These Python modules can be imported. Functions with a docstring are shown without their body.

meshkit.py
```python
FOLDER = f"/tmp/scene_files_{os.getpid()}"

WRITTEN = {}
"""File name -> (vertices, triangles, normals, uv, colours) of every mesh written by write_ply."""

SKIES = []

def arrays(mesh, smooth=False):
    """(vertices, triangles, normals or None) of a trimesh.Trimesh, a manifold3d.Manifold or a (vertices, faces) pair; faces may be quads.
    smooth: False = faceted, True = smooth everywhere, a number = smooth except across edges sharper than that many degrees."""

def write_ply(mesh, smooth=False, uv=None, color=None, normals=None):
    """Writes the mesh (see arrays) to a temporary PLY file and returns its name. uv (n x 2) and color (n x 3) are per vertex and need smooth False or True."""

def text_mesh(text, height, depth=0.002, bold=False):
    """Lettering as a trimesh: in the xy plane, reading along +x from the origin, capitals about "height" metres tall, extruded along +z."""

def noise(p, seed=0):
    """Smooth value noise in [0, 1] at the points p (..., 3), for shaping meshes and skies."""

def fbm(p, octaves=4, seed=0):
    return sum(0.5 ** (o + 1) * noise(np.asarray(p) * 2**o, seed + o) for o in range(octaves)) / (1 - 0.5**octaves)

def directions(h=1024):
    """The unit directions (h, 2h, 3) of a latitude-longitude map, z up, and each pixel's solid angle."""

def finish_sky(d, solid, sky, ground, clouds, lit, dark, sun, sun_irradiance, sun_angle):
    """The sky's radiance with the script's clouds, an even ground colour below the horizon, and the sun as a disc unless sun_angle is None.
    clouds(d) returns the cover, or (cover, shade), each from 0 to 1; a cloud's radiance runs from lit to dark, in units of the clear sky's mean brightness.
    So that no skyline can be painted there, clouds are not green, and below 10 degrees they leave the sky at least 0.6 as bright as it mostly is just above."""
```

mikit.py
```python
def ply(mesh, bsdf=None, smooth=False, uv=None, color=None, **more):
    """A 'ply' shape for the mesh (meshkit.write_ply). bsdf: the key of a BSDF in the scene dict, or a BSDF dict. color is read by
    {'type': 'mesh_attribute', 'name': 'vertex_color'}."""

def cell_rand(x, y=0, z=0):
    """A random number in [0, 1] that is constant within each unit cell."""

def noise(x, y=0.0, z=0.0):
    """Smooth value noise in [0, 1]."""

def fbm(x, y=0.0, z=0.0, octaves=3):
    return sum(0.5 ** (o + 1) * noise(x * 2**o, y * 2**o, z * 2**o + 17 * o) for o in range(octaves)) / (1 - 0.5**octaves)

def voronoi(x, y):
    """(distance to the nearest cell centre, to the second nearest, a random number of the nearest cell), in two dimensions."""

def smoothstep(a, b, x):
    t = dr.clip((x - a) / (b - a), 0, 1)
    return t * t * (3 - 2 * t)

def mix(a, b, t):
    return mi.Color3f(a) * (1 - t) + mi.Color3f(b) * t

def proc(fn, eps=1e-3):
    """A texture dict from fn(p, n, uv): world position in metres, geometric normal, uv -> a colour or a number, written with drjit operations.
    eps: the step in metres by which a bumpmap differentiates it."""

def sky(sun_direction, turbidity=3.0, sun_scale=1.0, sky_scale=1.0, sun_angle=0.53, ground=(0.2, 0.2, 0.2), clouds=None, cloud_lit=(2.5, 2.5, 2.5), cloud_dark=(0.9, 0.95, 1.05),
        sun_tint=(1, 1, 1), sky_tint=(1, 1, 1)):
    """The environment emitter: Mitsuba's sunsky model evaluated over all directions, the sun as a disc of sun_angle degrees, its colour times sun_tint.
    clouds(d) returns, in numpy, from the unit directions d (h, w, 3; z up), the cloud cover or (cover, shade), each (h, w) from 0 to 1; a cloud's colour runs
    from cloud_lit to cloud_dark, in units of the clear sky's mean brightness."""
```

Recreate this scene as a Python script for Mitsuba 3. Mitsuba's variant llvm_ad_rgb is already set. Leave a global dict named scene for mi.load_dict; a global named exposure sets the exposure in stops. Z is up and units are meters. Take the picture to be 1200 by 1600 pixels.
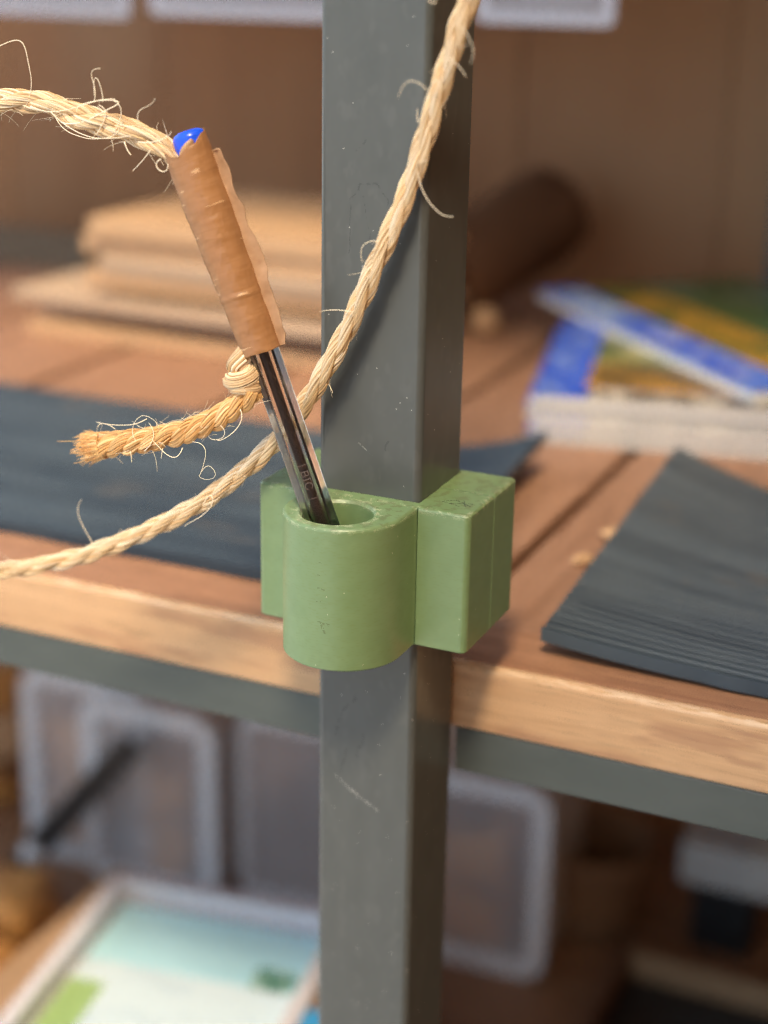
import math, random
import numpy as np, trimesh, manifold3d as m3, drjit as dr, mitsuba as mi
import shapely.geometry as sg
from scipy.interpolate import CubicSpline
import mikit, meshkit
from mikit import proc, noise, fbm, voronoi, cell_rand, smoothstep, mix

scene, labels = {}, {}
T = mi.ScalarTransform4f
Z0 = 1100.0            # the top of the pen holder stands 1.1 m above the ground; shapes below are in millimetres from there

# ---------------------------------------------------------------- camera, sky, exposure
CAM = dict(yaw=0.421282, pitch=0.340025, roll=0.017619, at=(185.12, -368.9, 138.67))
def camera_frame():
    y, p, r = CAM['yaw'], CAM['pitch'], CAM['roll']
    f = np.array([-math.sin(y) * math.cos(p), math.cos(y) * math.cos(p), -math.sin(p)])
    rt = np.cross(f, [0, 0, 1]); rt /= np.linalg.norm(rt)
    up = np.cross(rt, f)
    return math.cos(r) * rt + math.sin(r) * up, -math.sin(r) * rt + math.cos(r) * up, f
_R, _U, _F = camera_frame()
_C = (np.array(CAM['at']) + [0, 0, Z0]) * .001
scene['camera'] = {'type': 'thinlens', 'to_world': T().look_at(origin=_C.tolist(), target=(_C + _F).tolist(), up=_U.tolist()),
                   'fov': 26.991, 'fov_axis': 'x', 'aperture_radius': 0.0057, 'focus_distance': 0.416, 'near_clip': 0.01, 'far_clip': 200.0}
SUN = (0.22, -0.69, 1.0)
def haze_cloud(d):        # a bright, thinly clouded summer sky
    return np.clip(.55 + 1.1 * (meshkit.fbm(d * [3, 3, 6] + 11, 4, 5) - .45), 0, 1)
scene['daylight'] = mikit.sky(SUN, turbidity=3, sun_scale=0.36, sun_angle=12.0, sky_scale=1.0, sun_tint=(1.04, 1.0, .90), clouds=haze_cloud, cloud_lit=(1.98, 2.3, 2.62))
exposure = 2.96

# ---------------------------------------------------------------- helpers
def world(v):
    return (np.asarray(v, float) + [0, 0, Z0]) * .001
def raw(mesh):
    if hasattr(mesh, 'to_mesh'):
        m = mesh.to_mesh(); return np.asarray(m.vert_properties[:, :3], float), np.asarray(m.tri_verts)
    if isinstance(mesh, tuple): return np.asarray(mesh[0], float), np.asarray(mesh[1])
    return np.asarray(mesh.vertices, float), np.asarray(mesh.faces)
def numbered(key):
    if key not in scene and key not in labels and not any(k.startswith(key + '__') for k in scene): return key
    i = 1
    while f'{key}_{i:03d}' in scene or f'{key}_{i:03d}' in labels or any(k.startswith(f'{key}_{i:03d}__') for k in scene): i += 1
    return f'{key}_{i:03d}'
def put(name, mesh, bsdf, parent=None, smooth=30, color=None, label=None):
    key = numbered(parent + '__' + name if parent else name)
    v, f = raw(mesh)
    scene[key] = mikit.ply((world(v), f), bsdf, smooth=smooth, color=color)
    if label: labels[key] = {'label': label}
    return key
def thing(name, label, cat, group=None, kind=None):
    key = numbered(name)
    labels[key] = {'label': label, 'category': cat}
    if group: labels[key]['group'] = group
    if kind: labels[key]['kind'] = kind
    return key
def tag(key, label, cat, group=None, kind=None):
    labels[key] = {'label': label, 'category': cat}
    if group: labels[key]['group'] = group
    if kind: labels[key]['kind'] = kind
    return key
def bsdf(name, two=True, bump=None, bump_scale=1.0, **kw):
    b = {'type': 'principled', **kw}
    for k, v in list(b.items()):
        if isinstance(v, tuple): b[k] = {'type': 'rgb', 'value': list(v)}
    if bump is not None: b = {'type': 'bumpmap', 'arbitrary': bump, 'scale': bump_scale, 'b': b}
    scene[name] = {'type': 'twosided', 'b': b} if two else b
    return name
def hullpts(p): return m3.Manifold.hull_points(np.asarray(p, np.float32))
def ball(r, n=6):
    th, ph = np.meshgrid(np.linspace(0, math.pi, n), np.linspace(0, 2 * math.pi, 2 * n, endpoint=False))
    return r * np.stack([np.sin(th) * np.cos(ph), np.sin(th) * np.sin(ph), np.cos(th)], -1).reshape(-1, 3)
def rbox(x0, x1, y0, y1, z0, z1, r=1.0, n=6, rv=None):
    """a box with rounded edges; rv: a larger radius for the upright edges"""
    b = ball(r, n)
    rv = r if rv is None else max(rv, r)
    pts = []
    for x, sx in ((x0, 1), (x1, -1)):
        for y, sy in ((y0, 1), (y1, -1)):
            for z, sz in ((z0, 1), (z1, -1)):
                for a in (np.linspace(0, math.pi / 2, 7) if rv > r else [0]):
                    c = np.array([x + sx * rv - sx * (rv - r) * math.cos(a), y + sy * rv - sy * (rv - r) * math.sin(a), z + sz * r])
                    pts.append(b + c)
    return hullpts(np.vstack(pts))
def rot(mesh, origin, ax, ay, az):
    v, f = raw(mesh)
    return np.asarray(origin) + v @ np.array([ax, ay, az]), f
def turn(mesh, deg, about=(0, 0)):
    v, f = raw(mesh); a = math.radians(deg); c, s = math.cos(a), math.sin(a); v = v.copy()
    x, y = v[:, 0] - about[0], v[:, 1] - about[1]
    v[:, 0], v[:, 1] = about[0] + c * x - s * y, about[1] + s * x + c * y
    return v, f
def join(ms):
    vs, fs, n = [], [], 0
    for m in ms:
        v, f = raw(m); vs.append(v); fs.append(f + n); n += len(v)
    return np.vstack(vs), np.vstack(fs)
def spline(pts, step):
    p = np.asarray(pts, float)
    d = np.concatenate([[0], np.cumsum(np.linalg.norm(np.diff(p, axis=0), axis=1) ** .5)]) if len(p) > 2 else np.array([0, 1.0])
    if len(p) < 3: f = lambda t: p[0] + (p[1] - p[0]) * t[:, None]
    else: f = CubicSpline(d, p)
    t = np.linspace(0, d[-1], 400); q = f(t)
    s = np.concatenate([[0], np.cumsum(np.linalg.norm(np.diff(q, axis=0), axis=1))])
    n = max(4, int(s[-1] / step))
    return np.stack([np.interp(np.linspace(0, s[-1], n), s, q[:, k]) for k in range(3)], 1)
def frames(c):
    t = np.gradient(c, axis=0); t /= np.linalg.norm(t, axis=1, keepdims=True)
    n = np.zeros_like(c); a = np.array([0.13, -.9, .41]); a -= t[0] * (a @ t[0]); n[0] = a / np.linalg.norm(a)
    for i in range(1, len(c)):
        a = n[i - 1] - t[i] * (n[i - 1] @ t[i]); n[i] = a / np.linalg.norm(a)
    return t, n, np.cross(t, n)
def tube(c, r, sides=6, caps=True, squash=1.0):
    c = np.asarray(c, float); t, n, b = frames(c)
    r = np.broadcast_to(r, len(c))
    a = np.arange(sides) * 2 * math.pi / sides
    v = (c[:, None] + r[:, None, None] * (np.cos(a)[None, :, None] * n[:, None] + squash * np.sin(a)[None, :, None] * b[:, None])).reshape(-1, 3)
    i = np.arange(len(c) - 1)[:, None] * sides; k = np.arange(sides)[None]; k2 = (k + 1) % sides
    f = np.concatenate([np.stack([i + k, i + k2, i + sides + k2], -1).reshape(-1, 3), np.stack([i + k, i + sides + k2, i + sides + k], -1).reshape(-1, 3)])
    if caps:
        e = (len(c) - 1) * sides
        f = np.vstack([f, [[0, j + 1, j] for j in range(1, sides - 1)], [[e, e + j, e + j + 1] for j in range(1, sides - 1)]])
    return v, f
def revolve(prof, n=40):
    """a lathe mesh about z from (radius, height) pairs"""
    p = np.asarray(prof, float); a = np.arange(n) * 2 * math.pi / n
    v = np.stack([p[:, None, 0] * np.cos(a), p[:, None, 0] * np.sin(a), np.broadcast_to(p[:, None, 1], (len(p), n))], -1).reshape(-1, 3)
    i = np.arange(len(p) - 1)[:, None] * n; k = np.arange(n)[None]; k2 = (k + 1) % n
    f = np.concatenate([np.stack([i + k, i + k2, i + n + k2], -1).reshape(-1, 3), np.stack([i + k, i + n + k2, i + n + k], -1).reshape(-1, 3)])
    return v, f
def shift(mesh, d):
    v, f = raw(mesh); return v + np.asarray(d, float), f

# ---------------------------------------------------------------- materials (textures see metres: lx, ly, lz turn them into the millimetres above)
def mm(p): return p.x * 1000.0, p.y * 1000.0, p.z * 1000.0 - Z0
def seg(u, v, x0, y0, x1, y1, w):
    dx, dy = x1 - x0, y1 - y0
    t = dr.clip(((u - x0) * dx + (v - y0) * dy) / (dx * dx + dy * dy), 0, 1)
    d = dr.sqrt(dr.square(u - x0 - t * dx) + dr.square(v - y0 - t * dy))
    return 1 - smoothstep(w * .4, w, d)
def flecks(u, v, size, share, r):
    d, _, k = voronoi(u / size, v / size)
    return dr.select(k < share, 1 - smoothstep(r * .6, r, d), 0.0)

def post_colour(p, n, uv):
    x, y, z = mm(p)
    front = dr.abs(n.y) > .5
    u = dr.select(front, x, y + 50.0)
    c = mix((.073, .081, .077), (.088, .096, .092), fbm(u * .22, z * .08, 3.0))
    rub = smoothstep(.58, .8, fbm(u * .35 + 5, z * .2, 9.0, octaves=4))
    c = mix(c, (.115, .12, .115), rub * .3)
    sc = 0.0
    for a in ((6, -87, 13, -92.5, .35), (11, -90.5, 19.5, -95.5, .4), (12, 14, 16, 11, .2)):
        sc = dr.maximum(sc, seg(u, z, *a))
    c = mix(c, (.27, .27, .25), sc * front * smoothstep(.3, .6, noise(u * 1.7, z * 1.7)) * .8)
    sk = 0.0
    for a in ((9, 78, 12, 82, .3), (12, 82, 16, 82.5, .3), (16, 82.5, 19, 79, .3), (19, 79, 18.6, 74, .25), (12.5, 79, 15, 68, .25), (9, 78, 8.6, 64, .22), (10, 90, 13, 93, .25),
              (8, -66, 13, -60, .5), (6, -74, 8, -67, .5), (12, -80, 15, -72, .4), (9, -78, 8, -86, .4), (19.6, 13, 20.4, 15.5, .4)):
        sk = dr.maximum(sk, seg(u + 1.2 * noise(z * .5, u * .5) - .6, z, *a))
    c = mix(c, (.035, .038, .038), sk * front * smoothstep(.25, .6, noise(u * 1.3, z * 1.3, 4.0)) * .5)
    low = dr.select(z < 45, 1.0, .3)
    f = dr.maximum(flecks(u, z, 3.3, .05 * low, .06), flecks(u + 40, z, 1.6, .007, .10))
    return mix(c, (.62, .6, .55), f * .8)
bsdf('post_paint', base_color=proc(post_colour), roughness=.3, specular=.55,
     bump=proc(lambda p, n, uv: fbm(p.x * 420, p.y * 420, p.z * 420, octaves=2), eps=3e-4), bump_scale=3e-5)
def rail_colour(p, n, uv):
    return mix((.058, .072, .067), (.078, .092, .086), fbm(p.x * 60, p.y * 60, p.z * 140))
bsdf('rail_paint', base_color=proc(rail_colour), roughness=.42, specular=.5)

def pla_colour(p, n, uv):
    x, y, z = mm(p)
    c = mix((.146, .232, .097), (.172, .262, .120), fbm(x * .3, y * .3, z * .25))
    c = mix(c, (.145, .205, .07), .35 * smoothstep(.5, .75, fbm(x * .9, y * .9, z * 2.6)))                  # uneven layers
    top = n.z > .6
    # worn and sanded flecks along the upper edges, pale scuffs and dents on the faces
    rough = noise(x * 4.2, y * 4.2, z * 4.2) * noise(x * .8 + 9, y * .8, z * .8)
    u = x + y
    edge = smoothstep(-2.6, -.2, z)
    rim = dr.abs(dr.sqrt(dr.square(x - 14) + dr.square(y + 16.5)) - 10.6)
    near_rim = dr.select(top, 1 - smoothstep(.2, 2.4, rim), 0.0)
    border = dr.select(top, dr.maximum(smoothstep(43.2, 45.5, x), 1 - smoothstep(.0, 2.2, dr.abs(y + 3.4))), edge)
    worn = smoothstep(.34, .5, rough + .12 * dr.maximum(near_rim, border)) * dr.maximum(near_rim, border)
    c = mix(c, (.40, .45, .28), worn * .6)
    c = mix(c, (.12, .14, .06), dr.select(top, smoothstep(.5, .7, fbm(x * .6, y * .6, 2.0)) * .5, 0.0))
    f = dr.maximum(flecks(u, z, 4.5, .03, .05), flecks(u + 31, z * .7, 2.2, .008, .09))
    c = mix(c, (.48, .52, .36), f * .7)
    # a dark dent, a few nicks and a dark scribble on the top
    front = (y < -14) & (n.z < .5)
    d = 0.0
    for a in ((14.8, -26.2, 17.6, -26.6, .5), (15.6, -27, 16.6, -29, .45), (14.5, -9.5, 15.6, -9.8, .25), (14.3, -13, 15.4, -13.2, .2), (14.6, -16.6, 16.4, -17, .25), (14.2, -20.5, 15.3, -20.4, .2)):
        d = dr.maximum(d, seg(x, z, *a))
    c = mix(c, (.075, .105, .035), dr.select(front, d * .5 * smoothstep(.3, .6, noise(x * 3, z * 3)), 0.0))
    s = 0.0
    for a in ((37.5, 3.5, 43, 5.5, .2), (38, 6.5, 43.2, 3.4, .2), (35, 4, 38, 6.5, .16), (35, 4, 40.5, 2.2, .16), (40, 7, 42, 2.6, .16)):
        s = dr.maximum(s, seg(x, y, *a))
    return mix(c, (.012, .02, .02), dr.select(top & (x > 31), s * .85, 0.0))
def pla_relief(p, n, uv):
    x, y, z = mm(p)
    side = dr.select(dr.abs(n.z) < .6, dr.sin(z * (2 * math.pi / .28)) * .35, dr.sin((x + y) * (2 * math.pi / .6)) * .5 * (noise(x, y) + .3))
    return side + fbm(x * 1.4, y * 1.4, z * 3.0, octaves=3) * 1.6
bsdf('green_plastic', base_color=proc(pla_colour), roughness=.38, specular=.7, bump=proc(pla_relief, eps=8e-5), bump_scale=1.3e-5)

def wood(axis, light, dark, tone=.0, scale=1.0, cell=95.0, origin=18.0, worn=None):
    def fn(p, n, uv):
        x, y, z = mm(p)
        a, b = (x, y) if axis == 'x' else (y, x)
        k = cell_rand(dr.floor((b - origin) / cell), 3.0)
        b2, z2 = b + k * 300, z + k * 170
        warp = fbm(a * .012 * scale, b2 * .05, z2 * .05) * 14
        ring = noise(b2 * .55 * scale + warp, z2 * .55 * scale + warp * .6, a * .006)
        fine = fbm(a * .05, b2 * 2.2, z2 * 2.2, octaves=3)
        pore = smoothstep(.66, .86, noise(a * .09, b2 * 4.0, z2 * 4.0))
        c = mix(light, dark, dr.clip(.15 + .6 * ring + .9 * (fine - .5) + tone * (k - .5), 0, 1))
        c = mix(c, mi.Color3f(dark) * .5, pore * .45)
        if worn is not None:      # pale abraded fibres along the long edge of the board, dark stains
            e = 1 - smoothstep(.3, 2.0, dr.abs(z + 58.8) + dr.maximum(y - 30.3, 0.0) * .5)
            c = mix(c, worn, e * smoothstep(.35, .6, fbm(a * .12, b * 1.5, z * 1.5)))
            c = mix(c, mi.Color3f(dark) * .45, smoothstep(.6, .85, fbm(a * .05 + 4, b * .3, z * .4, octaves=4)) * .3)
            c = mix(c, (.33, .155, .085), smoothstep(.54, .68, fbm(a * .03 + 9, b * .12, z * .16, octaves=4)) * .5)
        return c
    return proc(fn)
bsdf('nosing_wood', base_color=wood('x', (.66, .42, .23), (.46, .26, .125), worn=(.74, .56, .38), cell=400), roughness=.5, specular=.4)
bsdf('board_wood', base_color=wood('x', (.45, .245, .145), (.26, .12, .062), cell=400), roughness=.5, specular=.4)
bsdf('plank_wood', base_color=wood('y', (.45, .26, .165), (.23, .112, .062), tone=.4), roughness=.5, specular=.4)
bsdf('low_wood', base_color=wood('x', (.27, .145, .075), (.15, .07, .033), tone=.3), roughness=.5)
bsdf('wall_wood', base_color=wood('z', (.22, .105, .045), (.11, .048, .02)) if False else proc(lambda p, n, uv: mix(mix((.39, .17, .055), (.29, .12, .038), fbm(p.x * 60 + p.y * 60, p.z * 3, 1.0)), (.38, .215, .10), smoothstep(.45, .75, fbm(p.x * 7, p.y * 7, p.z * 5)) * .7)), roughness=.6)
bsdf('pale_board', base_color=wood('x', (.66, .43, .24), (.47, .27, .13), cell=500), roughness=.6)
bsdf('grey_board', base_color=wood('x', (.56, .42, .29), (.40, .27, .17), cell=500), roughness=.6)
bsdf('dark_board', base_color=wood('x', (.16, .08, .04), (.07, .033, .017), cell=500), roughness=.55)

def mat_colour(p, n, uv):
    x, y, z = mm(p)
    c = mix((.024, .040, .058), (.056, .080, .102), smoothstep(.30, .72, .6 * fbm(x * .006 + 3, y * .16, 2.0, octaves=3) + .4 * noise(x * .012, y * .5, 6.0)))
    ridge_sheen = 1 - smoothstep(.0, .22, dr.abs(y / 4.0 - dr.floor(y / 4.0) - .5))                       # rib tops painted paler: mostly reflected light, with some scuffing
    c = mix(c, (.12, .15, .165), ridge_sheen * smoothstep(.38, .72, fbm(x * .03 + 7, y * .16, 1.0, octaves=4)) * .75)
    return mix(c, (.13, .11, .09), smoothstep(.66, .85, fbm(x * .05 + 17, y * .1, 3.0, octaves=4)) * .35)
bsdf('mat_rubber', base_color=proc(mat_colour), roughness=.5, specular=.4)

scene['fibre_mat'] = {'type': 'twosided', 'b': {'type': 'principled', 'base_color': {'type': 'mesh_attribute', 'name': 'vertex_color'}, 'roughness': .5, 'specular': .45, 'sheen': .3}}

def kraft(p, n, uv):
    s = uv.x
    t = uv.y
    c = mix((.29, .132, .05), (.385, .19, .08), fbm(s * .55, t * .09, 3.0, octaves=4))
    c = mix(c, (.30, .135, .045), smoothstep(.55, .8, noise(s * 2.2, t * .25)) * .4)
    c = mix(c, (.70, .46, .26), smoothstep(.72, .82, fbm(s * .9 + 4, t * .14, 7.0, octaves=4)) * .6)
    return c
bsdf('kraft_paper', base_color=proc(kraft), roughness=.42, specular=.5, bump=proc(lambda p, n, uv: fbm(uv.x * .9, uv.y * .6, 1.0, octaves=4) + .6 * smoothstep(.46, .54, noise(uv.x * .35 + uv.y * .25, uv.y * .45 - uv.x * .1)) + .4 * smoothstep(.47, .53, noise(uv.x * .12, uv.y * .8, 5.0)), eps=2e-4), bump_scale=1.1e-4)
bsdf('kraft_back', base_color=proc(lambda p, n, uv: mix((.34, .185, .09), (.50, .31, .18), fbm(uv.x * .5, uv.y * .4, 2.0, octaves=4))), roughness=.55, specular=.4)
scene['barrel_clear'] = {'type': 'roughdielectric', 'int_ior': 1.49, 'ext_ior': 1.0, 'alpha': .045}
bsdf('ink_tube', base_color=(.022, .011, .009), roughness=.5, specular=.2)
bsdf('moulded_letter', base_color=(.10, .082, .075), roughness=.35)  # grey tone stands in for the light caught by the clear letter edges
bsdf('blue_plastic', base_color=(.01, .085, .78), roughness=.25, specular=.5)
bsdf('brass', base_color=(.7, .55, .3), roughness=.25, metallic=1.0)
bsdf('black_metal', base_color=(.016, .02, .022), roughness=.35, specular=.5)
bsdf('steel', base_color=(.75, .76, .76), roughness=.3, metallic=.6)
bsdf('pages', base_color=proc(lambda p, n, uv: mix((.74, .73, .70), (.55, .54, .52), smoothstep(.4, .75, noise(p.z * 1100, p.x * 8, p.y * 8)))), roughness=.6)

# ---------------------------------------------------------------- the ground and the stall round the shelf
put('ground', rbox(-20000, 20000, -20000, 20000, -1140, -1100, 2), bsdf('concrete', base_color=proc(lambda p, n, uv: mix((.42, .41, .38), (.52, .50, .47), fbm(p.x * 9, p.y * 9, octaves=4))), roughness=.9), smooth=False)
tag('ground', 'pale concrete ground', 'ground', kind='structure')

st = thing('stall', 'brown timber stall with a plank back wall behind the shelves', 'stall')
for i in range(9):
    x0 = -640 + i * 124
    put('wall_plank', rbox(x0 + .2, x0 + 123.8, 552 + .5 * (i % 3), 570, -1098, 700, .6, 4), 'wall_wood', st)
for i in range(23):  # unseen side wall, added tall and far forward to block light from the right
    y0 = -2280 + i * 124
    put('side_blocker_plank', rbox(400, 400 + 18, y0 + .8, y0 + 123.2, -1098, 1300, 1.5, 4), 'wall_wood', st)
put('roof', rbox(-700, 400 - 2, 34, 575, 480, 500, 2, 4), 'wall_wood', st)

# ---------------------------------------------------------------- steel frame: posts and rails
fr = thing('shelf_frame', 'dark grey painted steel shelf frame with a square post in front', 'shelf frame')
def square_tube(x0, x1, y0, y1, z0, z1, r):
    sq = sg.box(x0 + r, y0 + r, x1 - r, y1 - r).buffer(r, 10)
    return trimesh.creation.extrude_polygon(sq, z1 - z0, engine='earcut').apply_translation([0, 0, z0])
put('post', square_tube(0, 30, 0, 30, -1100, 660, 2.2), 'post_paint', fr, 40)
put('rear_post', square_tube(16, 46, 518, 548, -1100, 660, 2.2), 'post_paint', fr, 40)
put('rail', rbox(-700, -.2, 31.4, 56, -95, -80, 1.2), 'rail_paint', fr)
put('rail', rbox(30.2, 400 - 4, 31.4, 56, -95, -80, 1.2), 'rail_paint', fr)
put('lower_rail', rbox(-700, 400 - 4, 31.4, 56, -436, -421, 1.2), 'rail_paint', fr)

# ---------------------------------------------------------------- the wooden shelf: a front board and planks running back
sh = thing('wooden_shelf', 'orange brown wooden shelf with a thick worn front board behind the post', 'shelf')
def nosing():
    """the front board, its upper front edge uneven from wear"""
    xs = np.arange(-700, 400 - 3, 1.5)
    prof = np.array([(33.4, -79.7), (33.4, -58.85), (33.0, -58.82), (32, -58.85), (31.2, -59.15), (30.6, -59.7), (30.35, -60.4), (30.3, -61.5), (30.3, -70), (30.3, -78.7), (31, -79.7)])
    v = np.zeros((len(xs), len(prof), 3)); v[..., 0] = xs[:, None]; v[..., 1] = prof[:, 0]; v[..., 2] = prof[:, 1]
    nz = meshkit.fbm(np.stack([xs * .16, xs * 0, xs * 0], 1), 4, 3) - .5
    n2 = meshkit.fbm(np.stack([xs * .5, xs * 0 + 4, xs * 0], 1), 3, 5) - .5
    for j, w in ((2, .25), (3, .6), (4, 1), (5, .9), (6, .6), (7, .25)):
        v[:, j, 1] += np.maximum(0, nz + .35 * n2) * 1.5 * w; v[:, j, 2] -= np.maximum(0, nz + .35 * n2) * 1.3 * w
    k = len(prof); i = np.arange(len(xs) - 1)[:, None] * k; j = np.arange(k)[None]; j2 = (j + 1) % k
    f = np.concatenate([np.stack([i + j, i + k + j2, i + j2], -1).reshape(-1, 3), np.stack([i + j, i + k + j, i + k + j2], -1).reshape(-1, 3)])
    return v.reshape(-1, 3), f
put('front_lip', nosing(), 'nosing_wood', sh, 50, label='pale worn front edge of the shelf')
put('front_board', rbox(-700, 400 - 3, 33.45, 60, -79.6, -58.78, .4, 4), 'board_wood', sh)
for i in range(-7, 4):
    x0 = 18 + 95 * i
    put('plank', rbox(x0 + 2.4, min(x0 + 92.6, 400 - 3), 60.6, 548, -77.5, -58.9 - .15 * (i % 2), 1.2, 4), 'plank_wood', sh)

# ---------------------------------------------------------------- the lower shelf
ls = thing('lower_shelf', 'dark brown plank shelf below, mostly hidden by clear packs', 'shelf')
for i in range(5):
    y0 = 57 + 98 * i
    put('plank', rbox(-700, 400 - 3, y0 + 1, y0 + 96, -420, -400, 1.5, 4), 'low_wood', ls)

# ---------------------------------------------------------------- the green pen holder clamped round the post
ph = thing('pen_holder', 'green plastic pen holder clamped around the grey post', 'pen holder')
def ring(cx, cy, r, z, n=96):
    a = np.arange(n) * 2 * math.pi / n
    return np.stack([cx + r * np.cos(a), cy + r * np.sin(a), np.full(n, z)], 1)
def cyl(cx, cy, r0, r1, z0, z1, n=96): return hullpts(np.vstack([ring(cx, cy, r0, z0, n), ring(cx, cy, r1, z1, n)]))
BX, BY, BR = 14.4, -12.5, 16.5
rows = [(-39.6, BR - .5), (-39.1, BR)] + [(-1.3 + 1.3 * math.sin(a), BR - 1.3 + 1.3 * math.cos(a)) for a in np.linspace(0, math.pi / 2, 6)]
boss = hullpts(np.vstack([ring(BX, BY, r, z) for z, r in rows] + [np.array([[BX - r, 8, z], [BX + r, 8, z]]) for z, r in rows]))
full = rbox(-16.5, 46, -4, 31.6, -39.5, 0, 1.0, 8, 2.0)
front = (full - hullpts(np.array([[x, y, z] for x in (-60, 90) for y in (13.95, 90) for z in (-60, 20)])) + boss).translate((0, 0, -.12))
back = (full - hullpts(np.array([[x, y, z] for x in (-60, 90) for y in (-90, 14.03) for z in (-60, 20)]))).translate((.15, 0, .08))
hole = hullpts(np.array([[x, y, z] for x in (-.12, 30.12) for y in (-.12, 30.12) for z in (-60, 20)]))
bore = cyl(14, -16.4, 9.4, 9.4, -33, 5) + cyl(14, -16.4, 9.4, 10.4, -.9, .25)
def rough_up(mesh, amp, seed):
    v, f = raw(mesh); 
    return v, f
groove = hullpts(np.array([[x, y, z] for x, y in ((30.7, -5), (31.7, -5), (31.15, -3.2)) for z in (-60, 20)]))
front = front - hole - bore - groove
back = back - hole
put('front_clamp', front, 'green_plastic', ph, 28)
put('rear_clamp', back, 'green_plastic', ph, 28)

# ---------------------------------------------------------------- the pen
D = np.array([-.363, 0, .932]); D /= np.linalg.norm(D)
O = np.array([8.4, -17.0, 0.0])
E1 = np.array([.913, .408, 0]); E1 -= D * (E1 @ D); E1 /= np.linalg.norm(E1)     # across the pen, rightwards
E2 = np.cross(E1, D); E2 = E2 if E2[1] < 0 else -E2                                   # towards the front
def along(mesh): return rot(mesh, O, E1, -E2, D)       # local x = right, y = away from the viewer, z = up the pen
pen = thing('pen', 'clear ballpoint pen with a dark refill, standing in the green holder', 'pen')
hexa = sg.Polygon([(3.75 * math.cos(math.radians(60 * k + 4)), 3.75 * math.sin(math.radians(60 * k + 4))) for k in range(6)]).buffer(.45, 6)
barrel = m3.Manifold(m3.Mesh(*(lambda t: (np.asarray(t.vertices, np.float32), np.asarray(t.faces, np.uint32)))(trimesh.creation.extrude_polygon(hexa, 120, engine='earcut').apply_translation([0, 0, -22]))))
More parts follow.
